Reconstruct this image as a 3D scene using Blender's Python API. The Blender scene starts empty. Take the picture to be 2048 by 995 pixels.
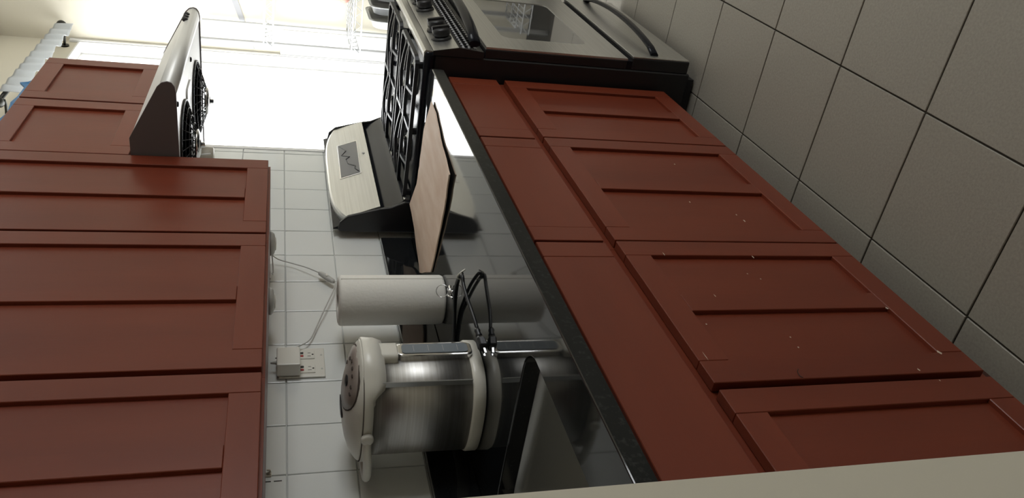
import bpy, bmesh, math, random
from mathutils import Vector, Matrix
random.seed(7)
S = bpy.context.scene
COL = S.collection

# ---------------------------------------------------------------- camera
YAW, PITCH, ROLL, CAMH, FPX = math.radians(59.4033), math.radians(16.5418), math.radians(0.4676), 1.348, 1581.75
Fw = Vector((math.sin(YAW)*math.cos(PITCH), math.cos(YAW)*math.cos(PITCH), -math.sin(PITCH)))
Rt = Vector((math.cos(YAW), -math.sin(YAW), 0)); Up = Rt.cross(Fw)
R2 = Rt*math.cos(ROLL)+Up*math.sin(ROLL); U2 = -Rt*math.sin(ROLL)+Up*math.cos(ROLL)
cd = bpy.data.cameras.new('camera'); cam = bpy.data.objects.new('camera', cd); COL.objects.link(cam)
cd.sensor_fit = 'HORIZONTAL'; cd.sensor_width = 36; cd.lens = 36*FPX/2048; cd.clip_start = .02
m3 = Matrix((-U2, R2, -Fw)).transposed()      # the phone was held on its side: picture right = down
cam.matrix_world = Matrix.Translation((0, 0, CAMH)) @ m3.to_4x4()
S.camera = cam

# ---------------------------------------------------------------- world, lights, exposure
W = bpy.data.worlds.new('overcast_sky'); S.world = W; W.use_nodes = True
bg = W.node_tree.nodes['Background']; bg.inputs[0].default_value = (.965, .985, 1, 1); bg.inputs[1].default_value = 8.5
S.view_settings.view_transform = 'Standard'; S.view_settings.look = 'None'
S.view_settings.gamma = 1; S.view_settings.exposure = 0.0; S.view_settings.use_curve_mapping = False

def area_light(name, loc, target, sx, sy, power, color=(1, 1, 1), portal=False):
    l = bpy.data.lights.new(name, 'AREA'); l.shape = 'RECTANGLE'; l.size = sx; l.size_y = sy
    l.energy = power; l.color = color
    if portal: l.cycles.is_portal = True
    o = bpy.data.objects.new(name, l); COL.objects.link(o); o.location = loc
    o.rotation_euler = (Vector(target)-Vector(loc)).to_track_quat('-Z', 'Y').to_euler()
    return o
# daylight portals in the window openings (they only guide the sampling of the sky)
area_light('window_portal', (3.665, 1.52, 1.53), (3.665, 0, 1.53), 1.20, 1.54, 1, portal=True)
area_light('opposite_window_portal', (2.35, -2.17, 1.55), (2.35, 0, 1.55), 1.5, 1.2, 1, portal=True)

# ---------------------------------------------------------------- materials
def mat(name, col, rough=.5, metal=0, spec=.5, noise=None, bump=None, coat=0, coat_rough=.1, trans=0, alpha=1, emit=None):
    """noise=(scale_xyz, second colour, contrast lo, hi)   bump=(scale, strength)"""
    m = bpy.data.materials.new(name); m.use_nodes = True; nt = m.node_tree; b = nt.nodes['Principled BSDF']
    b.inputs['Base Color'].default_value = (*col, 1); b.inputs['Roughness'].default_value = rough
    b.inputs['Metallic'].default_value = metal; b.inputs['Specular IOR Level'].default_value = spec
    b.inputs['Coat Weight'].default_value = coat; b.inputs['Coat Roughness'].default_value = coat_rough
    b.inputs['Transmission Weight'].default_value = trans
    if emit: b.inputs['Emission Color'].default_value = (*emit[0], 1); b.inputs['Emission Strength'].default_value = emit[1]
    N = nt.nodes.new; L = nt.links.new
    tc = N('ShaderNodeTexCoord')
    if noise:
        sc, c2, lo, hi = noise
        mp = N('ShaderNodeMapping'); mp.inputs['Scale'].default_value = sc
        L(tc.outputs['Object'], mp.inputs[0])
        n = N('ShaderNodeTexNoise'); n.inputs['Scale'].default_value = 1; n.inputs['Detail'].default_value = 5
        L(mp.outputs[0], n.inputs['Vector'])
        r = N('ShaderNodeValToRGB'); r.color_ramp.elements[0].position = lo; r.color_ramp.elements[1].position = hi
        r.color_ramp.elements[0].color = (*col, 1); r.color_ramp.elements[1].color = (*c2, 1)
        L(n.outputs['Fac'], r.inputs[0]); L(r.outputs[0], b.inputs['Base Color'])
    if bump:
        n2 = N('ShaderNodeTexNoise'); n2.inputs['Detail'].default_value = 3
        mp2 = N('ShaderNodeMapping'); L(tc.outputs['Object'], mp2.inputs[0])
        if isinstance(bump[0], tuple): mp2.inputs['Scale'].default_value = bump[0]; n2.inputs['Scale'].default_value = 1
        else: n2.inputs['Scale'].default_value = bump[0]
        L(mp2.outputs[0], n2.inputs['Vector'])
        bp = N('ShaderNodeBump'); bp.inputs['Strength'].default_value = bump[1]; bp.inputs['Distance'].default_value = .002
        L(n2.outputs['Fac'], bp.inputs['Height']); L(bp.outputs[0], b.inputs['Normal'])
    return m

M = {}
M['wood']   = mat('cherry_wood_vertical', (.172, .0335, .0145), .36, spec=.35, noise=((9, 9, 1.6), (.140, .0255, .011), .35, .7), bump=((160, 160, 14), .05), coat=.05, coat_rough=.3)
M['woodh']  = mat('cherry_wood_horizontal', (.178, .0345, .015), .36, spec=.35, noise=((1.6, 9, 9), (.147, .027, .0118), .35, .7), bump=((14, 160, 160), .05), coat=.05, coat_rough=.3)
M['woodin'] = mat('cabinet_carcass', (.045, .012, .007), .5)
M['granite'] = mat('black_granite', (.010, .011, .012), .055, spec=.6, noise=((260, 260, 260), (.028, .030, .031), .60, .74))
M['granite_edge'] = mat('black_granite_edge', (.009, .010, .010), .3, spec=.2, noise=((120, 120, 120), (.035, .038, .036), .55, .75))
M['tile']   = mat('glazed_white_tile', (.76, .78, .76), .12, spec=.5, bump=(7.0, .22))
M['grout']  = mat('wall_grout', (.62, .63, .61), .8)
M['floortile'] = mat('grey_beige_floor_tile', (.285, .265, .226), .45, noise=((170, 170, 170), (.345, .322, .278), .3, .7), bump=(220, .12))
M['floorgrout'] = mat('dark_floor_grout', (.035, .030, .022), .9)
M['cream']  = mat('cream_wall_paint', (.66, .62, .51), .65, bump=(90, .05))
M['ceilw']  = mat('white_ceiling_paint', (.8, .79, .74), .8)
M['white']  = mat('white_trim_paint', (.82, .82, .80), .4)
M['steel']  = mat('brushed_steel', (.56, .555, .54), .43, 1, noise=((4, 4, 300), (.48, .47, .45), .4, .6))
M['steelh'] = mat('brushed_steel_horizontal', (.66, .66, .645), .36, 1, noise=((3, 200, 200), (.60, .60, .585), .4, .6))
M['steelside'] = mat('shaded_hood_side', (.16, .145, .15), .5, .2)  # darker than the hood steel: shadow on the side put into the colour
M['sinksteel'] = mat('satin_sink_steel', (.42, .42, .41), .38, 1)
M['chrome'] = mat('chrome', (.75, .75, .76), .08, 1)
M['blackgl'] = mat('gloss_black_enamel', (.006, .007, .011), .2, spec=.2)
M['black']  = mat('satin_black', (.010, .010, .012), .38)
M['blackmt'] = mat('matt_cast_iron', (.010, .011, .014), .45, spec=.35)
M['ovenglass'] = mat('dark_oven_glass', (.025, .028, .03), .05, spec=1.0, coat=1, coat_rough=.03)
M['display'] = mat('grey_display_glass', (.16, .16, .165), .25)
M['plastic'] = mat('warm_white_plastic', (.76, .74, .67), .3)
M['plasticg'] = mat('grey_white_plastic', (.52, .52, .49), .35)
M['panelbrown'] = mat('taupe_control_panel', (.33, .28, .25), .3)
M['paper'] = mat('white_paper_towel', (.86, .84, .78), .9, bump=((130, 130, 130), .5))
M['card'] = mat('tan_cardboard', (.74, .54, .41), .75, noise=((6, 20, 6), (.84, .67, .55), .35, .7), bump=(25, .4))
M['cardtube'] = mat('brown_card_core', (.08, .06, .05), .9)
M['beige'] = mat('beige_plastic', (.5, .46, .38), .4)
M['red'] = mat('red_plastic', (.35, .03, .03), .4)
M['blue'] = mat('blue_plastic_film', (.02, .18, .42), .35)
M['wire'] = mat('white_coated_wire', (.62, .63, .63), .35)
M['alu'] = mat('aluminium_pan', (.50, .51, .51), .35, .8)
M['hoodsteel'] = mat('satin_hood_steel', (.80, .80, .78), .5, .5)
M['greybar'] = mat('grey_painted_bar', (.35, .35, .36), .5)
M['onion'] = mat('reddish_skin', (.45, .22, .17), .45)
M['rodm'] = mat('dark_bronze_rod', (.03, .03, .025), .4, .6)
M['gauge'] = mat('smoky_gauge_window', (.20, .23, .26), .12, spec=.6)
M['hair'] = mat('dark_hair', (.01, .008, .006), .5)
M['chip'] = mat('pale_chipped_wood', (.62, .52, .42), .7)
# thin window glass
g = bpy.data.materials.new('clear_window_glass'); g.use_nodes = True; nt = g.node_tree; nt.nodes.clear()
out = nt.nodes.new('ShaderNodeOutputMaterial'); mx = nt.nodes.new('ShaderNodeMixShader'); tr = nt.nodes.new('ShaderNodeBsdfTransparent')
gl = nt.nodes.new('ShaderNodeBsdfGlossy'); gl.inputs['Roughness'].default_value = .02; mx.inputs[0].default_value = .06
nt.links.new(tr.outputs[0], mx.inputs[1]); nt.links.new(gl.outputs[0], mx.inputs[2]); nt.links.new(mx.outputs[0], out.inputs[0])
M['glass'] = g
# sheer curtain: part translucent
g = bpy.data.materials.new('sheer_white_curtain'); g.use_nodes = True; nt = g.node_tree; nt.nodes.clear()
out = nt.nodes.new('ShaderNodeOutputMaterial'); mx = nt.nodes.new('ShaderNodeMixShader')
df = nt.nodes.new('ShaderNodeBsdfDiffuse'); tl = nt.nodes.new('ShaderNodeBsdfTranslucent')
df.inputs[0].default_value = (.48, .485, .48, 1); tl.inputs[0].default_value = (.70, .72, .72, 1); mx.inputs[0].default_value = .45
nt.links.new(df.outputs[0], mx.inputs[1]); nt.links.new(tl.outputs[0], mx.inputs[2]); nt.links.new(mx.outputs[0], out.inputs[0])
M['sheer'] = g

# ---------------------------------------------------------------- mesh helpers
class MB:
    def __init__(s): s.bm = bmesh.new()
    def box(s, x0, x1, y0, y1, z0, z1, bev=0, seg=1, smooth=False):
        t = bmesh.new(); bmesh.ops.create_cube(t, size=1)
        for v in t.verts: v.co = Vector(((x0+x1)/2+v.co.x*(x1-x0), (y0+y1)/2+v.co.y*(y1-y0), (z0+z1)/2+v.co.z*(z1-z0)))
        if bev: bmesh.ops.bevel(t, geom=t.edges[:], offset=bev, segments=seg, profile=.5, affect='EDGES')
        return s.merge(t)
    def merge(s, t, mtx=None, smooth=None):
        if mtx is not None: bmesh.ops.transform(t, matrix=mtx, verts=t.verts)
        mp = {}
        for v in t.verts: mp[v] = s.bm.verts.new(v.co)
        for f in t.faces:
            try:
                nf = s.bm.faces.new([mp[v] for v in f.verts]); nf.smooth = f.smooth if smooth is None else smooth
            except ValueError: pass
        t.free(); return s
    def poly(s, rings, close=True, cap=True, smooth=True):
        """skin a list of equal-length rings"""
        vs = [[s.bm.verts.new(p) for p in r] for r in rings]; n = len(rings[0])
        for a, b in zip(vs, vs[1:]):
            for i in range(n if close else n-1):
                f = s.bm.faces.new((a[i], a[(i+1) % n], b[(i+1) % n], b[i])); f.smooth = smooth
        if cap and n > 2:
            s.bm.faces.new(vs[0][::-1]); s.bm.faces.new(vs[-1])
        return s
    def lathe(s, prof, c=(0, 0, 0), n=32, axis='Z', smooth=True, cap=True):
        rings = []
        for r, z in prof:
            ring = []
            for i in range(n):
                a = 2*math.pi*i/n; x, y = max(r, 1e-5)*math.cos(a), max(r, 1e-5)*math.sin(a)
                p = {'Z': (x, y, z), 'X': (z, x, y), 'Y': (y, z, x)}[axis]
                ring.append(Vector(p)+Vector(c))
            rings.append(ring)
        return s.poly(rings, cap=cap, smooth=smooth)
    def cyl(s, c, r, z0, z1, n=24, axis='Z', bev=0):
        prof = [(r, z0), (r, z1)] if not bev else [(r-bev, z0), (r, z0+bev), (r, z1-bev), (r-bev, z1)]
        return s.lathe(prof, c, n, axis, smooth=not bev or True)
    def tube(s, pts, r, n=8, rr=None, smooth=True, closed=False, res=0):
        pts = [Vector(p) for p in pts]
        if res: pts = spline(pts, res, closed)
        rings = []; prev = None; k = len(pts)
        for i, p in enumerate(pts):
            if closed: t = pts[(i+1) % k]-pts[i-1]
            else: t = pts[min(i+1, k-1)]-pts[max(i-1, 0)]
            t.normalize()
            if prev is None:
                a = t.orthogonal().normalized()
            else:
                a = prev-t*prev.dot(t)
                if a.length < 1e-6: a = t.orthogonal()
                a.normalize()
            prev = a; b = t.cross(a); R = rr[i] if rr else r
            rings.append([p+(a*math.cos(2*math.pi*j/n)+b*math.sin(2*math.pi*j/n))*R for j in range(n)])
        if closed: rings.append(rings[0]); return s.poly(rings, cap=False, smooth=smooth)
        return s.poly(rings, smooth=smooth)
    def prism(s, prof, a, b, axis='X', bev=0, seg=2, smooth=False):
        """extrude closed 2D profile along an axis from a to b"""
        def P(p, t):
            return {'X': (t, p[0], p[1]), 'Y': (p[0], t, p[1]), 'Z': (p[0], p[1], t)}[axis]
        t = bmesh.new()
        v0 = [t.verts.new(P(p, a)) for p in prof]; v1 = [t.verts.new(P(p, b)) for p in prof]; n = len(prof)
        for i in range(n): t.faces.new((v0[i], v0[(i+1) % n], v1[(i+1) % n], v1[i])).smooth = smooth
        t.faces.new(v0[::-1]); t.faces.new(v1)
        bmesh.ops.recalc_face_normals(t, faces=t.faces)
        if bev: bmesh.ops.bevel(t, geom=t.edges[:], offset=bev, segments=seg, profile=.5, affect='EDGES')
        return s.merge(t)
    def build(s, name, material, parent=None, loc=None, recalc=True):
        if recalc: bmesh.ops.recalc_face_normals(s.bm, faces=s.bm.faces)
        me = bpy.data.meshes.new(name); s.bm.to_mesh(me); s.bm.free()
        if loc is not None:
            me.transform(Matrix.Translation(-Vector(loc)))
        me.materials.append(M[material] if isinstance(material, str) else material)
        o = bpy.data.objects.new(name, me); COL.objects.link(o)
        if parent is not None:
            o.parent = parent
            base = worldloc(parent)
            if loc is not None: o.location = Vector(loc)-base
            else: me.transform(Matrix.Translation(-base))
        elif loc is not None: o.location = loc
        return o
def worldloc(o):
    p = Vector(o.location)
    while o.parent: o = o.parent; p += o.location
    return p
def spline(pts, res, closed=False):
    out = []; k = len(pts)
    rng = range(k) if closed else range(k-1)
    for i in rng:
        p1, p2 = pts[i], pts[(i+1) % k]
        p0 = pts[i-1] if closed or i > 0 else p1+(p1-p2)
        p3 = pts[(i+2) % k] if closed or i+2 < k else p2+(p2-p1)
        for j in range(res):
            t = j/res
            out.append(.5*((2*p1)+(p2-p0)*t+(2*p0-5*p1+4*p2-p3)*t*t+(3*p1-p0-3*p2+p3)*t**3))
    if not closed: out.append(pts[-1])
    return out
def tag(o, label, cat, group=None):
    o['label'] = label; o['category'] = cat
    if group: o['group'] = group
    return o
def thing(name, loc, label, cat, group=None):
    o = bpy.data.objects.new(name, None); COL.objects.link(o); o.location = loc; o.empty_display_size = .05
    return tag(o, label, cat, group)
def struct(o, label=None, cat=None):
    o['kind'] = 'structure'
    if label: o['label'] = label; o['category'] = cat
    return o
def share(o, parent, loc, name=None):
    c = bpy.data.objects.new(name or o.name.split('.')[0], o.data); COL.objects.link(c)
    c.parent = parent; c.location = Vector(loc)-worldloc(parent)
    return c
def rrect(cx, cy, hx, hy, r, n=6):
    pts = []
    for sx, sy, a0 in ((1, 1, 0), (-1, 1, 90), (-1, -1, 180), (1, -1, 270)):
        for i in range(n+1):
            a = math.radians(a0+90*i/n); pts.append((cx+sx*(hx-r)+r*math.cos(a), cy+sy*(hy-r)+r*math.sin(a)))
    return pts

# ---------------------------------------------------------------- key dimensions (metres; X along the counter, Y into the wall)
YW = 1.353      # tiled wall
YC = .718       # counter front
YD = .7555      # base door faces
YU = .997       # wall door faces
ZC = .914       # counter top
XS0, XS1 = 2.335, 3.105   # range
XF = 4.30       # far wall
WX0, WX1, WZ0, WZ1 = 3.06, 4.275, .76, 2.30   # window opening

# ---------------------------------------------------------------- room shell
b = MB()
b.box(-1.4, WX0, YW+.008, YW+.17, 0, 2.65); b.box(WX0, WX1, YW+.008, YW+.17, 0, WZ0); b.box(WX0, WX1, YW+.008, YW+.17, WZ1, 2.65)
b.box(WX1, XF+.15, YW+.008, YW+.17, 0, 2.65)
wall_back = struct(b.build('wall_back', 'cream'), 'cream painted kitchen wall behind the counter and stove', 'wall')
b = MB(); b.box(XF, XF+.15, -2.15, YW+.008, 0, 2.65)
struct(b.build('wall_far', 'cream'), 'bright cream wall beyond the stove, behind the wire shelf', 'wall')
b = MB(); b.box(.15, .301, .340, YW+.008, 0, 2.65)
struct(b.build('wall_left', 'cream'), 'cream wall end in the near foreground at the sink', 'wall')
b = MB(); ox0, ox1, oz0, oz1 = 1.6, 3.1, .95, 2.15
b.box(-1.4, ox0, -2.30, -2.15, 0, 2.65); b.box(ox1, XF+.15, -2.30, -2.15, 0, 2.65); b.box(ox0, ox1, -2.30, -2.15, 0, oz0); b.box(ox0, ox1, -2.30, -2.15, oz1, 2.65)
struct(b.build('wall_opposite', 'cream'), 'cream wall across the kitchen behind the camera', 'wall')
b = MB(); b.box(-1.55, -1.4, -2.30, YW+.17, 0, 2.65)
struct(b.build('wall_near', 'cream'), 'cream wall behind the camera', 'wall')
b = MB(); b.box(-1.55, XF+.15, -2.30, YW+.17, 2.65, 2.75)
struct(b.build('ceiling', 'ceilw'), 'white painted ceiling', 'ceiling')
# floor with separate tiles
b = MB(); b.box(-1.55, XF+.15, -2.30, YW+.17, -.1, -.0035)
floor = struct(b.build('floor', 'floorgrout'), 'grey beige square tiled floor with dark grout', 'floor')
FS, FX, FY = .3165, 2.3029, .7639
proto = None
for i in range(-5, 8):
    for j in range(-1, 9):
        x1 = FX-i*FS; y1 = FY-(j-1)*FS-FS
        x0, y0 = x1-FS, y1
        cx, cy = x1-FS/2, y1+FS/2
        if cx < -.2 or cx > XF+.1 or cy < -1.8: continue
        if proto is None:
            q = MB(); q.box(-FS/2+.0022, FS/2-.0022, -FS/2+.0022, FS/2-.0022, -.02, 0, .0012)
            proto = q.build('tile', 'floortile', floor); proto.location = (cx, cy, 0)
        else: share(proto, floor, (cx, cy, 0), 'tile')
q = MB(); q.box(-1.55, -.2, -2.15, YW, -.02, 0); q.box(-.2, XF, -2.15, -1.83, -.02, 0); o = q.build('outlying_floor', 'floortile', floor); o['kind'] = 'stuff'

# wall tiles (each its own glazed piece in the wall)
TX, TS = 2.3836, .1552
ZR = [.706, .861, 1.016, 1.171, 1.3235, 1.478, 1.633]
b = MB(); b.box(.30, 3.036, YW-.0015, YW+.010, .60, 1.80); b.build('tile_bed', 'grout', wall_back)
def wtile(x0, x1, z0, z1):
    g_ = .0012; q = MB()
    w, h = (x1-x0)/2-g_, (z1-z0)/2-g_
    q.box(-w, w, -.0075, .002, -h, h, .002, 2)
    o = q.build('tile', 'tile', wall_back, recalc=True); o.location = ((x0+x1)/2, YW+.0005, (z0+z1)/2)
    o.rotation_euler = (random.uniform(-.006, .006), 0, random.uniform(-.006, .006))
for i in range(-4, 10):
    x0 = TX-i*TS; x1 = x0+TS
    for r in range(len(ZR)-1):
        a0, a1, c0, c1 = x0, min(x1, 3.006), ZR[r], ZR[r+1]
        if x0 >= 3.0: continue
        if c0 < 1.0 and a1 < 2.32: continue
        if c0 < 1.0: a0 = max(a0, 2.31)
        if c0 > 1.4 and a1 < 2.1: continue
        wtile(a0, a1, c0, c1)
for r in range(len(ZR)-1): wtile(3.006, 3.036, ZR[r], ZR[r+1])
q = MB(); q.box(2.309, TX, YW-.007, YW+.002, .861, 1.0145, .002); q.build('tile', 'tile', wall_back)

# window: frame, pane, sill
b = MB(); fw = .022; yy0, yy1 = YW+.06, YW+.115
b.box(WX0, WX0+fw, yy0, yy1, WZ0, WZ1); b.box(WX1-fw, WX1, yy0, yy1, WZ0, WZ1); b.box(WX0+fw, WX1-fw, yy0, yy1, WZ0, WZ0+fw); b.box(WX0+fw, WX1-fw, yy0, yy1, WZ1-fw, WZ1)
win = struct(b.build('window_1', 'white'), 'large bright window beyond the stove', 'window')
q = MB(); q.box(WX0+fw, WX1-fw, YW+.085, YW+.089, WZ0+fw, WZ1-fw); q.build('pane', 'glass', win)
q = MB(); q.box(WX0-.0, WX1, YW-.02, YW+.06, WZ0-.022, WZ0-.001, .003); q.build('sill', 'white', win)
q = MB(); q.box(WX1-.008, WX1-.0005, YW+.001, YW+.06, WZ0, WZ1); q.box(WX0+.0005, WX0+.008, YW+.001, YW+.06, WZ0, WZ1); q.box(WX0+.008, WX1-.008, YW+.001, YW+.06, WZ1-.008, WZ1-.0005); q.build('jamb_liner', 'white', win)
q = MB(); q.box(WX1, XF-.0195, YW-.006, YW+.0075, .55, 1.342, .001); q.box(WX1, XF-.0008, YW-.006, YW+.0075, 1.3425, 2.34, .001); q.build('casing', 'white', win)
q = MB(); q.box(3.0365, WX0, YW-.010, YW+.008, .55, 2.40, .002); q.build('casing', 'white', win)
# unseen opposite window, added and sized to light the room
b = MB()
b.box(ox0, ox0+.04, -2.25, -2.20, oz0, oz1); b.box(ox1-.04, ox1, -2.25, -2.20, oz0, oz1); b.box(ox0+.04, ox1-.04, -2.25, -2.20, oz0, oz0+.04); b.box(ox0+.04, ox1-.04, -2.25, -2.20, oz1-.04, oz1); b.box(2.33, 2.37, -2.25, -2.20, oz0+.04, oz1-.04)
w2 = struct(b.build('fill_window', 'white'), 'unseen window added in the wall across the kitchen to light the room', 'window')
q = MB(); q.box(ox0+.04, ox1-.04, -2.227, -2.223, oz0+.04, oz1-.04); q.build('pane', 'glass', w2)
# white upright strip in the corner of the far wall
b = MB(); b.box(XF-.018, XF, 1.215, YW+.006, 0, 1.34, .003)
struct(b.build('corner_strip_1', 'white'), 'white upright strip in the corner beside the window', 'trim')

# ---------------------------------------------------------------- cabinets
def door(parent, x0, x1, z0, z1, yf, centre=True, fr=.056, lo=None, th=.020):
    """five piece door: recessed panel, stiles and rails"""
    d = MB(); d.box(x0+.03, x1-.03, yf+.009, yf+.015, z0+.03, z1-.03); d = d.build('door', 'wood', parent)
    e = .0012
    def pc(nm, a, b_, c, dd, m_):
        q = MB(); q.box(a, b_, yf, yf+th, c, dd, e, 1); q.build(nm, m_, d)
    pc('stile', x0, x0+fr, z0, z1, 'wood'); pc('stile', x1-fr, x1, z0, z1, 'wood')
    pc('rail', x0+fr+.0004, x1-fr-.0004, z0, z0+fr, 'woodh'); pc('rail', x0+fr+.0004, x1-fr-.0004, z1-fr, z1, 'woodh')
    if centre:
        xc = (x0+x1)/2; pc('stile', xc-.0265, xc+.0265, z0+fr+.0004, z1-fr-.0004, 'wood')
    return d
def drawer(parent, x0, x1, z0, z1, yf, fr=.056, th=.020):
    d = MB(); d.box(x0+fr+.0003, x1-fr-.0003, yf+.0006, yf+th, z0, z1, .0012); d = d.build('drawer_front', 'woodh', parent)
    for a, b_ in ((x0, x0+fr), (x1-fr, x1)):
        q = MB(); q.box(a, b_, yf, yf+th, z0, z1, .0012); q.build('stile', 'wood', d)
    return d
def base_cabinet(x0, x1, label):
    t = thing('base_cabinet', ((x0+x1)/2, (YD+YW)/2, 0), label, 'cabinet', 'cherry base cabinets under the counter')
    b = MB(); y0 = YD+.021; p = .018
    b.box(x0, x0+p, y0, YW-.03, .10, .875); b.box(x1-p, x1, y0, YW-.03, .10, .875); b.box(x0+p, x1-p, y0, YW-.03, .10, .118); b.box(x0+p, x1-p, YW-.045, YW-.03, .118, .875)
    b.build('body', 'woodin', t)
    b = MB(); f = .03
    b.box(x0, x0+f, y0-.0005, y0+.019, .101, .876); b.box(x1-f, x1, y0-.0005, y0+.019, .101, .876)
    for z0, z1 in ((.101, .13), (.66, .72), (.84, .876)): b.box(x0+f, x1-f, y0-.0005, y0+.019, z0, z1)
    b.build('face_frame', 'wood', t)
    b = MB(); b.box(x0, x1, y0+.055, y0+.07, 0, .10); b.build('toe_kick', 'woodin', t)
    return t
ZDB, ZDT, ZWB, ZWT = .122, .672, .699, .850
c1 = base_cabinet(1.8515, 2.327, 'narrow cherry base cabinet with one drawer beside the stove')
door(c1, 1.8665, 2.311, ZDB, ZDT, YD); drawer(c1, 1.851+.0005, 2.308, ZWB, ZWT, YD)
c2 = base_cabinet(1.3125, 1.8505, 'cherry base cabinet with one wide drawer, between sink cabinet and stove-side cabinet')
door(c2, 1.319, 1.860, ZDB, ZDT, YD); drawer(c2, 1.3155, 1.8435, ZWB, ZWT, YD)
c3 = base_cabinet(.303, 1.3115, 'wide cherry sink base cabinet with long false drawer front and two doors')
d3 = door(c3, .861, 1.3145, ZDB, ZDT, YD); d4 = door(c3, .395, .845, ZDB, ZDT, YD); drawer(c3, .335, 1.3075, ZWB, ZWT, YD)
# pale chips and a stray hair on the base doors
def chips(d, pts):
    for x, z, w, h in pts:
        q = MB(); q.prism([(x-w, z), (x-w*.2, z-h), (x+w*.5, z-h*.4), (x+w*1.5, z+h*.1), (x+w*.2, z+h)], YD-.0004, YD+.0006, 'Y')
        q.build('paint_chip', 'chip', d)
chips(d3, [(.915, .176, .005, .004), (1.058, .184, .003, .003), (1.252, .380, .004, .001), (1.262, .585, .005, .001), (.927, .655, .009, .0006), (.87, .26, .003, .002), (1.108, .545, .004, .001)])
for x, z in ((.985, .45), (.955, .452), (1.18, .40), (1.2, .42), (1.03, .6), (.84, .24)):
    q = MB(); q.box(x-.0015, x+.0015, YD+.0082 if x > .92 else YD-.0003, YD+.010 if x > .92 else YD+.001, z-.001, z+.001); q.build('paint_chip', 'chip', d3 if x > .85 else d4)
for x, z, s in ((1.43, .30, 1), (1.46, .305, .6), (1.63, .45, .6), (1.52, .40, .7), (1.74, .34, .6)):
    q = MB(); q.box(x-.004*s, x+.004*s, YD+.0082, YD+.0098, z-.001, z+.001); q.build('paint_chip', 'chip', c2)
q = MB(); q.tube([(.885, YD-.001, .500), (.878, YD-.001, .506), (.867, YD-.001, .508), (.862, YD-.0015, .505)], .0006, 5, res=6); tag(q.build('hair_strand', 'hair'), 'short dark hair stuck on the sink cabinet door edge', 'hair')

def wall_cabinet(x0, x1, z0, z1, label):
    t = thing('wall_cabinet', ((x0+x1)/2, (YU+YW)/2, z0), label, 'cabinet', 'cherry wall cabinets')
    b = MB(); p = .018; y0 = YU+.021; y1 = YW-.010
    b.box(x0, x0+p, y0, y1, z0, z1); b.box(x1-p, x1, y0, y1, z0, z1); b.box(x0+p, x1-p, y0, y1, z0, z0+p); b.box(x0+p, x1-p, y0, y1, z1-p, z1); b.box(x0+p, x1-p, y1-.01, y1, z0+p, z1-p)
    b.build('body', 'wood', t)
    b = MB(); f = .03; ya, yb = y0-.0005, y0+.018
    b.box(x0, x0+f, ya, yb, z0, z1); b.box(x1-f, x1, ya, yb, z0, z1); b.box(x0+f, x1-f, ya, yb, z0, z0+f); b.box(x0+f, x1-f, ya, yb, z1-f, z1)
    b.build('face_frame', 'wood', t)
    return t
ZU, ZT = 1.374, 2.100
u1 = wall_cabinet(2.176, 2.948, 1.737, ZT-.003, 'short two-door cherry wall cabinet above the range hood')
door(u1, 2.568, 2.947, 1.741, ZT, YU, False); door(u1, 2.180, 2.558, 1.741, ZT, YU, False)
u2 = wall_cabinet(1.7525, 2.1755, ZU-.006, ZT+.004, 'tall cherry wall cabinet at the left side of the range hood')
door(u2, 1.757, 2.1765, ZU, ZT, YU)
u3 = wall_cabinet(1.2325, 1.752, ZU-.006, ZT+.004, 'widest cherry wall cabinet above the paper towel roll and outlet')
door(u3, 1.240, 1.7485, ZU, ZT, YU)
u4 = wall_cabinet(.79, 1.232, ZU-.006, ZT+.004, 'cherry wall cabinet nearest the camera, above the sink')
door(u4, .80, 1.2245, ZU, ZT, YU)

# ---------------------------------------------------------------- granite counter with sink cut-out
t = bmesh.new()
outer = [(.302, YC), (2.250, YC), (2.285, YC+.010), (2.308, YC+.045), (2.312, YC+.08), (2.312, YW-.009), (.302, YW-.009)]
SX0, SX1, SY0, SY1 = .42, 1.080, .836, 1.26
inner = rrect((SX0+SX1)/2, (SY0+SY1)/2, (SX1-SX0)/2, (SY1-SY0)/2, .055)
def loop(zz, pts): return [t.verts.new((x, y, zz)) for x, y in pts]
ot, it_, ob, ib = loop(ZC, outer), loop(ZC, inner), loop(ZC-.034, outer), loop(ZC-.034, inner)
for o_, i_ in ((ot, it_), (ob, ib)):
    es = [t.edges.new((o_[k], o_[(k+1) % len(o_)])) for k in range(len(o_))]+[t.edges.new((i_[k], i_[(k+1) % len(i_)])) for k in range(len(i_))]
    bmesh.ops.triangle_fill(t, edges=es, use_beauty=True)
for A, B in ((ot, ob), (it_, ib)):
    for k in range(len(A)): t.faces.new((A[k], A[(k+1) % len(A)], B[(k+1) % len(B)], B[k]))
bmesh.ops.recalc_face_normals(t, faces=t.faces)
be = [e for e in t.edges if len(e.link_faces) == 2 and abs(e.verts[0].co.z-ZC) < 1e-5 and abs(e.verts[1].co.z-ZC) < 1e-5 and any(abs(f.normal.z) < .5 for f in e.link_faces)]
bmesh.ops.bevel(t, geom=be, offset=.0025, segments=2, profile=.5, affect='EDGES')
ct = thing('countertop', (1.3, 1.03, ZC-.034), 'black polished granite countertop with sink cut-out', 'countertop')
b = MB(); b.merge(t); b.build('slab', 'granite', ct)
me = bpy.data.objects['slab'].data; me.materials.append(M['granite_edge'])
for p in me.polygons:
    if abs(p.normal.z) < .3 and p.center.y+1.03 < YC+.02: p.material_index = 1
b = MB(); b.box(.303, 2.306, YW-.030, YW-.0095, ZC+.0005, 1.0155, .0015, 2); tag(b.build('granite_backsplash', 'granite'), 'low black granite backsplash strip along the tile wall', 'backsplash')
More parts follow.
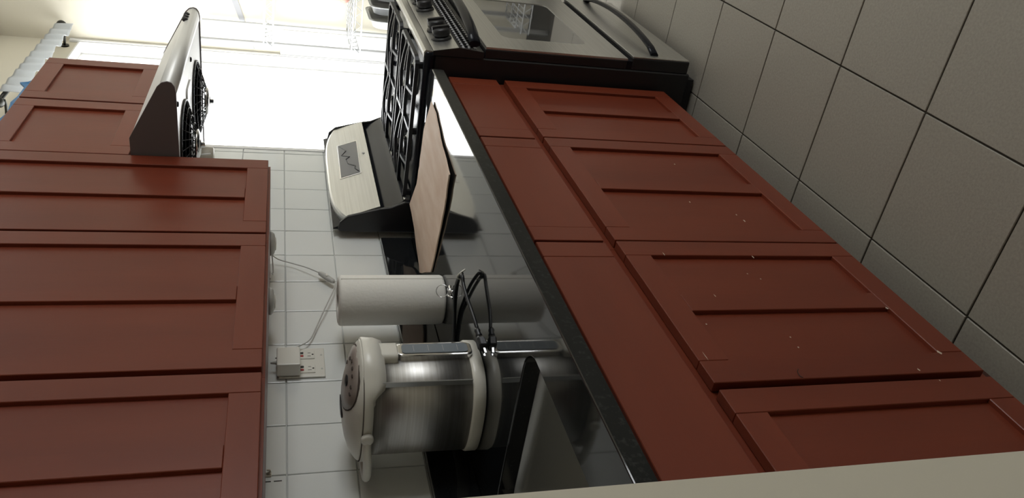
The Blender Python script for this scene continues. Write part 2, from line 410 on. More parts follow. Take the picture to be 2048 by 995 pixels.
# undermount sink
sk = thing('sink', (.75, 1.05, ZC-.24), 'stainless steel undermount sink set in the black granite', 'sink')
b = MB(); rings = []
cx, cy, hx, hy = (SX0+SX1)/2, (SY0+SY1)/2, (SX1-SX0)/2, (SY1-SY0)/2
for z, g_, r in ((ZC-.0345, .022, .07), (ZC-.0345, -.002, .054), (ZC-.06, -.004, .054), (ZC-.20, -.012, .05), (ZC-.222, -.03, .04), (ZC-.226, -.06, .03)):
    rings.append([(x, y, z) for x, y in rrect(cx, cy, hx+g_, hy+g_, max(r, .01))])
b.poly(rings, cap=False); b.bm.faces.new([v for v in b.bm.verts][-len(rings[0]):])
b.build('basin', 'sinksteel', sk, recalc=False)
b = MB(); b.lathe([(.02, 0), (.042, .001), (.045, .003), (.04, .004), (.03, .0015), (.01, .001)], (cx, cy, ZC-.2255), 24); b.build('drain', 'chrome', sk)

# ---------------------------------------------------------------- range hood
hx0, hx1 = 2.181, 2.945
hood = thing('range_hood', ((hx0+hx1)/2, YW, 1.615), 'stainless range hood with rounded front under the short cabinet', 'range hood')
prof = [(YW-.012, 1.615), (.812, 1.613), (.798, 1.6155), (.788, 1.6225), (.785, 1.632), (.789, 1.644), (.800, 1.655), (.950, 1.7345), (YW-.012, 1.7345)]
q = MB()
n = len(prof); outl = prof[1:8]
# shell with thickness so the underside is a recessed tray
q.prism([(.787, 1.634), (.789, 1.644), (.800, 1.655), (.950, 1.7345), (YW-.012, 1.7345), (YW-.012, 1.7285), (.954, 1.7285), (.805, 1.649)], hx0+.004, hx1-.004, 'X')
q.build('top_shell', 'hoodsteel', hood)
q = MB(); q.prism([(.800, 1.655), (.789, 1.645), (.785, 1.633), (.788, 1.6225), (.798, 1.616), (.812, 1.6135), (.825, 1.6135), (.825, 1.62), (.808, 1.632), (.812, 1.655)], hx0+.004, hx1-.004, 'X', smooth=True); q.build('rounded_front', 'hoodsteel', hood)
side = [(YW-.012, 1.613), (.812, 1.611), (.796, 1.614), (.785, 1.6215), (.782, 1.632), (.786, 1.646), (.798, 1.658), (.949, 1.7365), (YW-.012, 1.7365)]
for a, b_ in ((hx0, hx0+.004), (hx1-.004, hx1)):
    q = MB(); q.prism(side, a, b_, 'X', bev=.0008, seg=1); q.build('side_panel', 'steelside', hood)
q = MB(); q.box(hx0+.004, hx1-.004, .825, YW-.012, 1.6165, 1.6195); q.build('underside', 'white', hood)  # steel underside coloured white for the window glare it reflects
for cxh in (2.375, 2.745):
    q = MB(); q.lathe([(.135, 0), (.135, -.006), (.130, -.006), (.130, 0)], (cxh, 1.045, 1.6165), 36)
    ringo = q.build('filter_ring', 'black', hood)
    q = MB()
    for k in range(26):
        a = 2*math.pi*k/26
        q.tube([(cxh+.130*math.cos(a), 1.045+.130*math.sin(a), 1.611), (cxh+.045*math.cos(a+.35), 1.045+.045*math.sin(a+.35), 1.583)], .0015, 5)
    for r, z in ((.11, 1.6045), (.088, 1.5972), (.066, 1.590)):
        q.tube([(cxh+r*math.cos(2*math.pi*k/30), 1.045+r*math.sin(2*math.pi*k/30), z) for k in range(30)], .0015, 5, closed=True)
    o = q.build('filter_grille', 'black', hood); o['kind'] = 'stuff'
    q = MB(); q.lathe([(.048, .0), (.046, -.006), (.03, -.012), (.008, -.014), (.008, -.024), (.001, -.025)], (cxh, 1.045, 1.585), 28); q.build('filter_cap', 'chrome', hood)
q = MB(); q.lathe([(.034, .0), (.037, -.002), (.034, -.050), (.030, -.054), (.002, -.054)], (2.70, 1.232, 1.6165), 28); q.build('oil_cup', 'beige', hood)
q = MB(); q.tube([(2.655, 1.205, 1.600), (2.665, 1.205, 1.570)], .003, 6); q.build('oil_cup_clip', 'white', hood)
for k in range(3):
    q = MB(); q.lathe([(.0095, .0), (.0095, -.010), (.007, -.013), (.001, -.013)], (0, 0, 0), 14, 'Y')
    o = q.build('push_button', 'black', hood, loc=(0, 0, 0)); o.location = Vector((2.802+k*.030, .7925, 1.6485))-worldloc(hood); o.rotation_euler = (.55, 0, 0)
for x, y in ((2.62, .862), (2.235, .865)):
    q = MB(); q.lathe([(.008, .0), (.007, -.004), (.002, -.005)], (x, y, 1.6165), 14); q.build('underside_screw', 'black', hood)
q = MB(); q.prism(rrect(2.52, .93, .06, .022, .02), 1.612, 1.6165, 'Z'); q.build('lamp_lens', 'white', hood)

# ---------------------------------------------------------------- gas range
st = thing('gas_range', ((XS0+XS1)/2, 1.0, 0), 'black and stainless gas range with cast iron grates', 'stove')
ZK = .925
q = MB(); q.box(XS0, XS1, .700, YW-.035, .03, .895, .004); q.build('body', 'black', st)
for x in (XS0+.05, XS1-.05):
    for y in (.75, 1.27): q = MB(); q.cyl((x, y, 0), .018, 0, .031, 12); q.build('levelling_foot', 'black', st)
# cooktop: raised rim around a shallow well
q = MB(); x0, x1, y0, y1 = XS0-.002, XS1+.002, .692, 1.235
rings = [[(x, y, z) for x, y in rrect((x0+x1)/2, (y0+y1)/2, (x1-x0)/2-g_, (y1-y0)/2-g_, max(.012-g_*.2, .004), 3)] for g_, z in ((0, .895), (0, ZK-.006), (.005, ZK), (.016, ZK), (.024, ZK-.010), (.04, ZK-.014))]
q.poly(rings); q.build('cooktop', 'blackgl', st)
q = MB(); q.prism([(.6905, .899), (.688, .922), (.696, .9275), (.714, .9265), (.712, .9235), (.697, .9235), (.692, .899)], XS0+.004, XS1-.004, 'X'); q.build('front_trim', 'steelh', st)
BUR = [(2.53, .835, .040), (2.53, 1.085, .034), (2.72, .96, .03), (2.91, .835, .036), (2.91, 1.085, .040)]
for x, y, r in BUR:
    q = MB(); q.lathe([(r*1.6, 0), (r*1.5, .006), (r*1.15, .009), (r*1.1, .013), (r*.9, .014)], (x, y, ZK-.0135), 28); bo = q.build('burner', 'alu', st)
    q = MB(); q.lathe([(r*.98, .0135), (r*1.0, .018), (r*.9, .022), (r*.3, .0235), (.001, .0235)], (x, y, ZK-.0135), 28); q.build('burner_cap', 'blackgl', bo)
def grate(xa, xb, ycs):
    gt = MB(); zt, zf = ZK+.021, ZK-.012; ya, yb = .728, 1.205
    def bar(pts, w=.0095, h=.012):
        pts = [Vector(p) for p in pts]; rings = []
        for k, c in enumerate(pts):
            d_ = pts[min(k+1, len(pts)-1)]-pts[max(k-1, 0)]; s_ = Vector((-d_.y, d_.x, 0)).normalized()*w*.5
            rings.append([c-s_, c+s_, c+s_*.75+Vector((0, 0, h)), c-s_*.75+Vector((0, 0, h))])
        gt.poly(rings, smooth=False)
    zz = zt-.012; xc = (xa+xb)/2; ym = (ya+yb)/2
    rim = [Vector((x, y, zz)) for x, y in rrect(xc, ym, (xb-xa)/2, (yb-ya)/2, .03, 4)]
    bar(rim+[rim[0], rim[1]], .015, .012)
    bar([(xa, ym, zz), (xb, ym, zz)], .015)
    for x in (xa+.004, xb-.004):
        for y in (ya+.02, ym, yb-.02): gt.prism(rrect(x, y, .009, .009, .003, 2), zf, zt, 'Z')
    for yc in ycs:
        for s1 in (-1, 1):
            # bowed fingers that close around the burner like a lens
            bar([(xc+s1*(.030+.040*(1-abs(k)/5)**.8), yc+k*.0235, zz+.003+.008*(1-(k/5)**2)) for k in range(-5, 6)], .014, .011)
            bar([(xc+s1*.150, yc, zz), (xc+s1*.11, yc, zz+.006), (xc+s1*.068, yc, zz+.010)], .013, .011)
            bar([(xc, yc+s1*.115, zz), (xc, yc+s1*.075, zz+.006), (xc, yc+s1*.028, zz+.009)], .013, .011)
    gt.build('grate', 'blackmt', st)
grate(XS0+.035, XS0+.36, (.845, 1.085)); grate(XS1-.36, XS1-.035, (.845, 1.085))
# control panel, sloped
q = MB(); q.prism([(.700, .820), (.700, .897), (.690, .897), (.674, .820)], XS0+.002, XS1-.002, 'X', bev=.0015, seg=2); cp = q.build('control_panel', 'steelh', st)
for kx in (2.452, 2.545, 2.80, 2.895, 2.988):
    q = MB(); q.lathe([(.026, 0), (.024, -.005), (.017, -.008), (.016, -.010)], (0, 0, 0), 24, 'Y')
    q.lathe([(.0215, -.010), (.0225, -.012), (.0215, -.026), (.018, -.030), (.001, -.030)], (0, 0, 0), 24, 'Y')
    q.box(-.005, .005, -.036, -.010, -.022, .022, .003, 2)
    bmesh.ops.scale(q.bm, vec=(1.25, 1.15, 1.25), verts=q.bm.verts); o = q.build('knob', 'black', cp, loc=(0, 0, 0)); o.location = Vector((kx, .6805, .856))-worldloc(cp); o.rotation_euler = (-.2, 0, 0)
for a, b_ in ((XS0-.0015, XS0+.0018), (XS1-.0018, XS1+.0015)):
    q = MB(); q.prism([(.7005, .742), (.7005, .9), (.688, .9), (.672, .820), (.680, .742)], a, b_, 'X'); q.build('panel_end_cap', 'black', cp)
# vent strip above the door
q = MB(); q.box(XS0+.003, XS1-.003, .682, .700, .742, .820); vs = q.build('vent_strip', 'black', st)
for k in range(3):
    q = MB(); q.box(XS0+.03, XS1-.03, .6785, .684, .758+k*.019, .766+k*.019, .002); q.build('louvre', 'greybar', vs)
for k in range(30):
    q = MB(); q.box(XS0+.05+k*.0233, XS0+.053+k*.0233, .678, .6835, .756, .806); q.build('louvre_divider', 'black', vs)
# oven door with window
DZ0, DZ1 = .262, .736; dy = .664
WXa, WXb, WZa, WZb = 2.462, 2.978, .360, .655
q = MB()
t = bmesh.new()
op = [(XS0+.004, DZ0), (XS1-.004, DZ0), (XS1-.004, DZ1), (XS0+.004, DZ1)]; ip = []
for (x, z) in rrect((WXa+WXb)/2, (WZa+WZb)/2, (WXb-WXa)/2, (WZb-WZa)/2, .03, 4): ip.append((x, z))
# arched top edge of the window
ip = [(x, z+(.02*math.cos((x-(WXa+WXb)/2)/(WXb-WXa)*math.pi)-.02*.2 if z > .5 else 0)) for x, z in ip]
vo = [t.verts.new((x, dy, z)) for x, z in op]; vi = [t.verts.new((x, dy, z)) for x, z in ip]
es = [t.edges.new((vo[k], vo[(k+1) % 4])) for k in range(4)]+[t.edges.new((vi[k], vi[(k+1) % len(vi)])) for k in range(len(vi))]
bmesh.ops.triangle_fill(t, edges=es, use_beauty=True)
ge = bmesh.ops.extrude_face_region(t, geom=t.faces[:])
for v in ge['geom']:
    if isinstance(v, bmesh.types.BMVert): v.co.y += .006
q.merge(t); od = q.build('oven_door', 'steelh', st)
q = MB(); q.box(XS0+.003, XS1-.003, dy+.0065, .6995, DZ0, DZ1+.002, .002); q.build('door_liner', 'black', od)
q = MB(); q.box(WXa-.01, WXb+.01, dy+.002, dy+.0064, WZa-.01, WZb+.015); q.build('oven_window', 'ovenglass', od)
def bow_handle(x0, x1, z, yb, bow, r, par, nm, drop=0):
    q = MB(); pts = []
    for k in range(17):
        tt = k/16; s_ = math.sin(math.pi*tt)**.6
        pts.append((x0+(x1-x0)*tt, yb-bow*s_, z+drop*s_))
    rings = []
    for k, p in enumerate(pts):
        rings.append([(p[0], p[1]+r*.55*math.cos(2*math.pi*j/10), p[2]+r*math.sin(2*math.pi*j/10)) for j in range(10)])
    q.poly(rings); return q.build(nm, 'blackgl', par)
bow_handle(XS0+.012, XS1-.012, .772, .660, .050, .018, od, 'handle')
q = MB(); q.box(XS0+.004, XS1-.004, .655, .660, .042, .244, .0015, 2); dr = q.build('broiler_drawer', 'steelh', st)
q = MB(); q.box(XS0+.003, XS1-.003, .6604, .6995, .040, .244, .002); q.build('drawer_box', 'black', dr)
bow_handle(XS0+.03, XS1-.03, .160, .653, .040, .014, dr, 'handle')
q = MB(); q.box(XS0+.004, XS1-.004, .672, .6995, .2445, .2615); q.build('drawer_gap_trim', 'blackgl', st)
q = MB(); q.box(XS0+.01, XS1-.01, .72, 1.29, .005, .03); q.build('kick_plate', 'black', st)
# backguard
q = MB(); q.prism([(1.206, .895), (1.206, .945), (1.215, .957), (1.245, 1.005), (1.262, 1.020), (1.312, 1.17), (YW-.036, 1.17), (YW-.036, .895)], XS0+.014, XS1-.014, 'X'); bgd = q.build('backguard', 'blackgl', st)
q = MB(); q.prism([(1.198, .915), (1.198, .936), (1.204, .943), (1.212, .943), (1.206, .915)], XS0+.02, XS1-.02, 'X'); q.build('backguard_trim', 'steelh', bgd)
for a, b_ in ((XS0, XS0+.013), (XS1-.013, XS1)):
    q = MB(); q.prism([(1.205, .895), (1.205, .940), (1.226, .985), (1.232, 1.02), (1.262, 1.125), (1.285, 1.150), (1.312, 1.155), (YW-.034, 1.150), (YW-.034, .895)], a, b_, 'X', bev=.003, seg=2); q.build('end_cap', 'black', bgd)
# stainless face, arched top, leaning back
N_ = 20; fa, fb = [], []
za, zb = 1.020, 1.128
def fy(z): return 1.228+(z-1.02)*.38
rows = []
for k in range(N_+1):
    tt = k/N_; x = XS0+.014+(XS1-XS0-.028)*tt; arch = .040*(1-(2*tt-1)**4)
    tapx = .0
    rows.append((x, za, zb+arch))
q = MB(); rings = []
for x, z0, z1 in rows:
    rings.append([(x, fy(z0), z0), (x, fy(z1), z1), (x, fy(z1)+.006, z1+.005), (x, fy(z1)+.034, z1+.003), (x, fy(z0)+.034, z0)])
q.poly(rings, smooth=False); face = q.build('face_panel', 'steelh', bgd)
def on_face(x, z, off=.001): return (x, fy(z)-off, z)
def face_patch(pts, nm, m_, par, off=.0012, th=.004):
    q = MB(); a = [on_face(x, z, off) for x, z in pts]; b2 = [on_face(x, z, -th) for x, z in pts]; q.poly([a, b2], smooth=False); return q.build(nm, m_, par)
face_patch([(2.632, 1.058), (2.925, 1.052), (2.925, 1.128), (2.632, 1.132)], 'display_bezel', 'chrome', face, .0012)
dsp = face_patch([(2.640, 1.062), (2.917, 1.056), (2.917, 1.124), (2.640, 1.128)], 'display_window', 'display', face, .0022)
q = MB(); q.tube([on_face(x, z, .003) for x, z in ((2.65, 1.066), (2.68, 1.078), (2.70, 1.074), (2.735, 1.098), (2.775, 1.104), (2.79, 1.088), (2.82, 1.116), (2.85, 1.098), (2.88, 1.108), (2.91, 1.12))], .0017, 5); q.build('display_film_crease', 'black', dsp)
q = MB(); c = on_face(2.79, 1.038, .001); q.lathe([(.006, 0), (.0055, -.001), (.001, -.0012)], c, 16, 'Y'); q.build('round_badge', 'greybar', face)

# ---------------------------------------------------------------- things on the counter
# torn tan cardboard
out_ = [(2.185, .794), (2.242, .902), (2.258, 1.01), (2.27, 1.104), (2.325, 1.205), (2.20, 1.27), (2.075, 1.315), (1.92, 1.216), (1.885, 1.12), (1.862, 1.048), (1.835, .95), (1.823, .856), (1.965, .839), (2.11, .799)]
q = MB(); t = bmesh.new()
dense = []
for k in range(len(out_)):
    a, b_ = Vector(out_[k]), Vector(out_[(k+1) % len(out_)])
    for j in range(4):
        p = a.lerp(b_, j/4); 
        if j: p += Vector((random.uniform(-.003, .003), random.uniform(-.003, .003)))
        dense.append(p)
vs_ = [t.verts.new((p.x, p.y, 0)) for p in dense]
f = t.faces.new(vs_); bmesh.ops.triangulate(t, faces=[f]); bmesh.ops.subdivide_edges(t, edges=t.edges[:], cuts=2, use_grid_fill=True)
def cz(x, y): return .9158+.0016*(1+math.sin(x*17+y*9))*.5+.0012*(1+math.sin(y*23-x*6))*.5+max(0, 1.90-x)*.03+max(0, x-2.24)*.08
top = t.faces[:]
ge = bmesh.ops.extrude_face_region(t, geom=top); up_ = [v for v in ge['geom'] if isinstance(v, bmesh.types.BMVert)]
for v in t.verts: v.co.z = cz(v.co.x, v.co.y)
for v in up_: v.co.z += .0035
bmesh.ops.recalc_face_normals(t, faces=t.faces)
q.merge(t); tag(q.build('cardboard_sheet', 'card', loc=(2.0, 1.03, ZC)), 'torn tan cardboard sheet lying on the counter beside the stove', 'cardboard')

# paper towel roll
pt = thing('paper_towel_roll', (1.762, 1.204, ZC), 'white paper towel roll standing on the granite counter', 'paper towel')
q = MB(); R, H = .067, .280
q.lathe([(.0205, .0), (.058, .0), (.065, .003), (R, .009), (R, H-.009), (.065, H-.003), (.058, H), (.0205, H), (.0205, .001)], (1.762, 1.204, ZC), 48, cap=False); q.build('paper', 'paper', pt)
q = MB(); q.lathe([(.0204, .0005), (.0204, H-.001), (.0185, H-.001), (.0185, .0005), (.0204, .0005)], (1.762, 1.204, ZC), 32, cap=False); q.build('core', 'cardtube', pt)
q = MB(); q.box(1.762+.0, 1.762+.0012, 1.204-R-.0015, 1.204-R+.001, ZC+.004, ZC+H-.006); q.build('loose_sheet_edge', 'paper', pt)

# key ring beside the roll
kr = thing('key_ring', (1.66, 1.115, ZC), 'small silver key ring with clip at the foot of the paper towel', 'key ring')
q = MB(); cc = Vector((1.690, 1.128, ZC+.020)); ax, az = Vector((.56, -.82, 0)), Vector((.35, .25, .9)).normalized()
q.tube([cc+(ax*math.cos(2*math.pi*k/24)+az*math.sin(2*math.pi*k/24))*.0165 for k in range(24)], .0011, 6, closed=True); q.build('ring', 'chrome', kr)
for p0, p1 in (((1.678, 1.115, ZC+.008), (1.640, 1.098, ZC+.004)), ((1.672, 1.100, ZC+.006), (1.645, 1.118, ZC+.004)), ((1.660, 1.120, ZC+.012), (1.632, 1.112, ZC+.004))):
    q = MB(); q.tube([p0, Vector(p0).lerp(Vector(p1), .5)+Vector((0, 0, .003)), p1], .0032, 6, rr=[.004, .0025, .0035]); q.build('clip', 'chrome', kr)

# hot water dispenser
DX, DY = 1.338, 1.177
dp = thing('hot_water_dispenser', (DX, DY, ZC), 'white and stainless electric hot water dispenser on the counter', 'water dispenser')
def sup(a, b_, z, e=2.6, n=56, cx=DX, cy=DY, front=0):
    pts = []
    for k in range(n):
        t_ = 2*math.pi*k/n; c_, s_ = math.cos(t_), math.sin(t_)
        x = a*math.copysign(abs(c_)**(2/e), c_); y = b_*math.copysign(abs(s_)**(2/e), s_)
        if s_ < 0: y -= front*max(0, 1-(x/(a*.62))**2)**.7
        pts.append((cx+x, cy+y, z))
    return pts
q = MB(); q.poly([sup(.100, .114, ZC+.001), sup(.106, .120, ZC+.004), sup(.1065, .1205, ZC+.026), sup(.104, .118, ZC+.031)]); q.build('base_ring', 'plastic', dp)
q = MB(); q.poly([sup(.103, .117, ZC+.0305), sup(.1025, .1165, ZC+.12), sup(.102, .116, ZC+.2405)]); bd = q.build('steel_body', 'steel', dp)
q = MB(); q.box(DX-.0745, DX-.0715, DY-.1075, DY-.094, ZC+.032, ZC+.236, .001); q.build('seam', 'alu', bd)
q = MB()
def drop(pts, dz):
    return [(x, y, z-dz*min(1, max(0, (DY-.078-y)/.02))) for x, y, z in pts]
q.poly([drop(sup(.1028, .1168, ZC+.2400), .026), drop(sup(.109, .125, ZC+.2425, front=.006), .026), drop(sup(.112, .129, ZC+.248, front=.014), .014), sup(.113, .130, ZC+.259, front=.016), sup(.111, .128, ZC+.262, front=.015)]); q.build('collar', 'plastic', dp)
q = MB(); q.prism(rrect(DX+.006, DY-.112, .026, .022, .010), ZC+.186, ZC+.232, 'Z', bev=.003); q.build('spout_housing', 'plastic', dp)
q = MB(); q.cyl((DX+.006, DY-.122, 0), .008, ZC+.180, ZC+.190, 14); q.build('spout', 'plasticg', dp)
# domed lid
def lidz(x, y):
    u_ = ((x-DX)/.111)**2+((y-DY)/.130)**2
    return ZC+.268+.043*max(0, 1-u_)**.62
def domez(rad, y): return ZC+.262+.036*max(0, 1-rad**2.6)**.7*(1-.42*max(0, min(1, (DY-y)/.13)))
q = MB(); rings = []
for k, s_ in enumerate((1.0, .985, .95, .88, .76, .6, .42, .22, .04)):
    rings.append([(x, y, domez(s_, y)) for x, y, z in sup(.110*s_, .127*s_, 0, front=.014*s_)])
q.poly(rings); lid = q.build('lid', 'plastic', dp)
def lid_patch(cx, cy, a, b_, nm, m_, par, off=.0012, n=28, e=2):
    q = MB(); rr_ = []
    for s_ in (1.0, .66, .33, .02):
        r = []
        for x, y, z in sup(a*s_, b_*s_, 0, e, n, cx, cy):
            # find dome height at (x,y)
            dx, dy_ = (x-DX)/.110, (y-DY)/(.127 if y > DY else .137)
            rad = min((abs(dx)**2.6+abs(dy_)**2.6)**(1/2.6), 1)
            r.append((x, y, domez(rad, y)+off))
        rr_.append(r)
    low = [(x, y, z-off-.003) for x, y, z in rr_[0]]
    q.poly([low]+rr_); return q.build(nm, m_, par)
lid_patch(DX, DY-.066, .081, .063, 'panel_outline', 'cardtube', lid, .0006)
pn = lid_patch(DX, DY-.066, .078, .060, 'control_panel', 'panelbrown', lid)
lid_patch(DX-.004, DY-.060, .016, .010, 'dispense_button', 'black', pn, .0028, 18)
for k, (x, y) in enumerate(((-.045, -.075), (-.030, -.092), (-.012, -.098), (.010, -.100), (.030, -.092), (-.052, -.062), (.045, -.07))):
    lid_patch(DX+x, DY+y, .0055, .0035, 'panel_button', 'cardtube', pn, .0026, 12)
lid_patch(DX, DY+.015, .034, .016, 'steam_vent', 'black', lid, .002, 20)
q = MB(); q.poly([sup(.1125, .1285, ZC+.2610), sup(.1125, .1285, ZC+.2625)], cap=False); q.poly([sup(.1095, .1262, ZC+.2625), sup(.1125, .1285, ZC+.2625)], cap=False); q.build('lid_seam', 'cardtube', lid)
# water gauge
q = MB(); q.prism(rrect(DX+.006, ZC+.105, .021, .082, .012), DY-.131, DY-.105, 'Y', bev=.003); gg = q.build('water_gauge', 'chrome', dp)
q = MB(); q.prism(rrect(DX+.006, ZC+.105, .015, .072, .008), DY-.1325, DY-.1305, 'Y'); q.build('gauge_window', 'gauge', gg)
for k in range(4):
    q = MB(); q.box(DX-.004, DX+.016, DY-.1330, DY-.1322, ZC+.055+k*.032, ZC+.0562+k*.032); q.build('gauge_mark', 'greybar', gg)
# folded carrying handle
q = MB()
zz = ZC+.252
q.tube([(DX-.112, DY+.005, zz), (DX-.120, DY+.03, zz), (DX-.121, DY+.075, zz-.004), (DX-.105, DY+.128, zz-.006), (DX-.05, DY+.146, zz-.006), (DX, DY+.149, zz-.006), (DX+.05, DY+.146, zz-.006), (DX+.105, DY+.128, zz-.006), (DX+.121, DY+.075, zz-.004), (DX+.120, DY+.03, zz), (DX+.112, DY+.005, zz)], .0095, 10, res=4)
q.build('carry_handle', 'plastic', dp)
for s_ in (-1, 1):
    q = MB(); q.lathe([(.013, -.004), (.013, .004), (.010, .0065), (.001, .0065)], (0, 0, 0), 18, 'X'); o = q.build('handle_pivot', 'plastic', dp, loc=(0, 0, 0)); o.location = Vector((DX+s_*.118, DY+.005, zz))-worldloc(dp); o.rotation_euler = (0, 0, 0 if s_ > 0 else math.pi)

# its loose power cord
pc = thing('appliance_cable', (1.50, 1.03, ZC), 'black looped power cord lying on the counter before the dispenser', 'cord')
q = MB(); z = ZC+.0045
q.tube([(1.42, 1.285, z), (1.50, 1.265, z), (1.557, 1.200, z), (1.575, 1.13, z+.004), (1.572, 1.09, z+.010), (1.553, 1.03, z+.018), (1.520, .975, z+.022), (1.495, .955, z+.022), (1.474, .965, z+.022), (1.440, .975, z+.020), (1.390, .985, z+.016), (1.347, 1.002, z+.010)], .0042, 8, res=6); q.build('cable', 'black', pc)
q = MB(); q.tube([(1.43, 1.295, z), (1.505, 1.275, z), (1.566, 1.205, z), (1.584, 1.13, z+.002), (1.580, 1.085, z+.006), (1.562, 1.025, z+.012), (1.528, .972, z+.017), (1.512, .962, z+.018)], .0042, 8, res=6); q.build('cable', 'black', pc)
q = MB(); q.tube([(1.523, .985, z+.014), (1.513, .972, z+.028), (1.506, .956, z+.024), (1.512, .95, z+.012)], .0022, 6, res=3); q.build('tie', 'plastic', pc)
dpl = Vector((-.90, .30, -.12)).normalized()
p0 = Vector((1.350, 1.000, z+.012)); 
q = MB(); q.tube([p0+dpl*k*.006 for k in range(5)], .006, 10, rr=[.005, .007, .0055, .0075, .0065]); q.build('strain_relief', 'black', pc)
q = MB(); sx = Vector((.3, .9, 0)).normalized(); up3 = Vector((0, 0, 1)); rings = []
for d_, w_, h_ in ((.024, .008, .007), (.030, .012, .009), (.048, .013, .0095), (.052, .011, .008)):
    c = p0+dpl*d_; rings.append([c+sx*w_*a+up3*h_*e for a, e in ((-1, -.6), (-.6, -1), (.6, -1), (1, -.6), (1, .6), (.6, 1), (-.6, 1), (-1, .6))])
q.poly(rings, smooth=False); pl = q.build('plug', 'black', pc)
for a in (-.006, .006):
    q = MB(); c = p0+dpl*.052+sx*a; e2 = c+dpl*.015; q.poly([[c+sx*i*.0007+up3*j*.0022 for i, j in ((-1, -1), (1, -1), (1, 1), (-1, 1))], [e2+sx*i*.0007+up3*j*.0022 for i, j in ((-1, -1), (1, -1), (1, 1), (-1, 1))]], smooth=False); q.build('prong', 'chrome', pl)

# ---------------------------------------------------------------- outlet, adapter, under-cabinet lights
ot_ = thing('wall_outlet', (1.6785, YW, 1.284), 'white double outlet plate on the tile wall', 'outlet')
yp = YW-.0075
q = MB(); q.box(1.6195, 1.7375, yp-.006, yp-.0003, 1.226, 1.342, .0025, 2); plate = q.build('cover_plate', 'plastic', ot_)
for cx in (1.707, 1.650):
    q = MB(); q.box(cx-.0165, cx+.0165, yp-.0085, yp-.0055, 1.251, 1.318, .001); rc = q.build('receptacle', 'plastic', ot_)
    for zc in (1.262, 1.306):
        for dx, hh in ((-.0065, .0045), (.0065, .0035)):
            q = MB(); q.box(cx+dx-.0008, cx+dx+.0008, yp-.0088, yp-.0083, zc-hh+.003, zc+hh+.003); q.build('slot', 'black', rc)
        q = MB(); q.cyl((cx, 0, zc-.006), .0026, yp-.0088, yp-.0083, 12, 'Y'); q.build('ground_hole', 'black', rc)
    for dx, m_ in ((-.006, 'red'), (.006, 'black')):
        q = MB(); q.box(cx+dx-.004, cx+dx+.004, yp-.0098, yp-.008, 1.2795, 1.2885, .0008); q.build('test_button', m_, rc)
for x, zc in ((1.707, 1.234), (1.650, 1.234), (1.707, 1.334), (1.650, 1.334)):
    q = MB(); q.cyl((x, 0, zc), .0028, yp-.0068, yp-.0058, 10, 'Y'); q.build('screw', 'plasticg', ot_)
ad = thing('power_adapter', (1.655, YW-.03, 1.32), 'beige plug-in power adapter in the wall outlet', 'adapter')
q = MB(); q.box(1.620, 1.692, yp-.047, yp-.0090, 1.289, 1.347, .003, 2); q.build('case', 'plastic', ad)
q = MB(); q.tube([(1.652, yp-.028, 1.346), (1.652, yp-.028, 1.352), (1.651, yp-.028, 1.362)], .004, 8, rr=[.006, .004, .002]); q.build('strain_relief', 'plasticg', ad)
q = MB(); q.box(1.690, 1.6935, yp-.040, yp-.016, 1.297, 1.339, .001); q.build('side_label', 'plasticg', ad)
lc = thing('light_cord', (1.95, YW-.03, 1.2), 'thin grey lamp cord with inline switch hanging on the tile wall', 'cord')
yc = YW-.028
q = MB(); q.tube([(1.668, yp-.03, 1.349), (1.69, yc, 1.338), (1.724, yc, 1.296), (1.765, yc+.008, 1.262), (1.83, yc+.008, 1.240), (1.905, yc, 1.215), (1.985, yc, 1.190), (2.028, yc, 1.180), (2.040, yc, 1.186)], .0019, 6, res=6); q.build('cable', 'plasticg', lc)
q = MB(); q.tube([(2.088, yc, 1.222), (2.12, yc, 1.262), (2.15, yc+.005, 1.300), (2.168, yc, 1.345), (2.172, yc-.02, 1.369)], .0019, 6, res=6); q.build('cable', 'plasticg', lc)
q = MB(); a, b_ = Vector((2.036, yc, 1.183)), Vector((2.092, yc, 1.225)); dv = (b_-a).normalized(); nv = Vector((-dv.z, 0, dv.x)); yv = Vector((0, 1, 0)); rings = []
for tt, w_, h_ in ((0, .004, .004), (.1, .0085, .007), (.5, .010, .008), (.9, .0085, .007), (1, .004, .004)):
    c = a.lerp(b_, tt); rings.append([c+nv*w_*math.cos(2*math.pi*k/12)+yv*h_*math.sin(2*math.pi*k/12) for k in range(12)])
q.poly(rings); sw = q.build('inline_switch', 'plasticg', lc)
c = a.lerp(b_, .5); q = MB(); q.box(c.x-.006, c.x+.006, yc-.010, yc-.006, c.z-.003, c.z+.003, .001); q.build('rocker', 'plastic', sw)
for x, lab in ((2.10, 'small puck light under the wall cabinet next to the range hood'), (1.80, 'small puck light under the widest wall cabinet')):
    pk = thing('puck_light', (x, 1.23, ZU-.006), lab, 'light', 'under-cabinet puck lights')
    q = MB(); q.lathe([(.036, 0), (.036, -.006), (.030, -.012), (.022, -.014)], (x, 1.23, ZU-.006), 28); q.build('housing', 'plasticg', pk)
    q = MB(); q.lathe([(.022, -.0135), (.018, -.017), (.001, -.018)], (x, 1.23, ZU-.006), 24); q.build('lens', 'plastic', pk)
q = MB(); q.tube([(2.066, 1.25, ZU-.012), (2.03, 1.29, ZU-.016), (1.99, 1.26, ZU-.010), (1.94, 1.25, ZU-.008)], .0018, 6, res=5); q.build('cable', 'plasticg', lc)
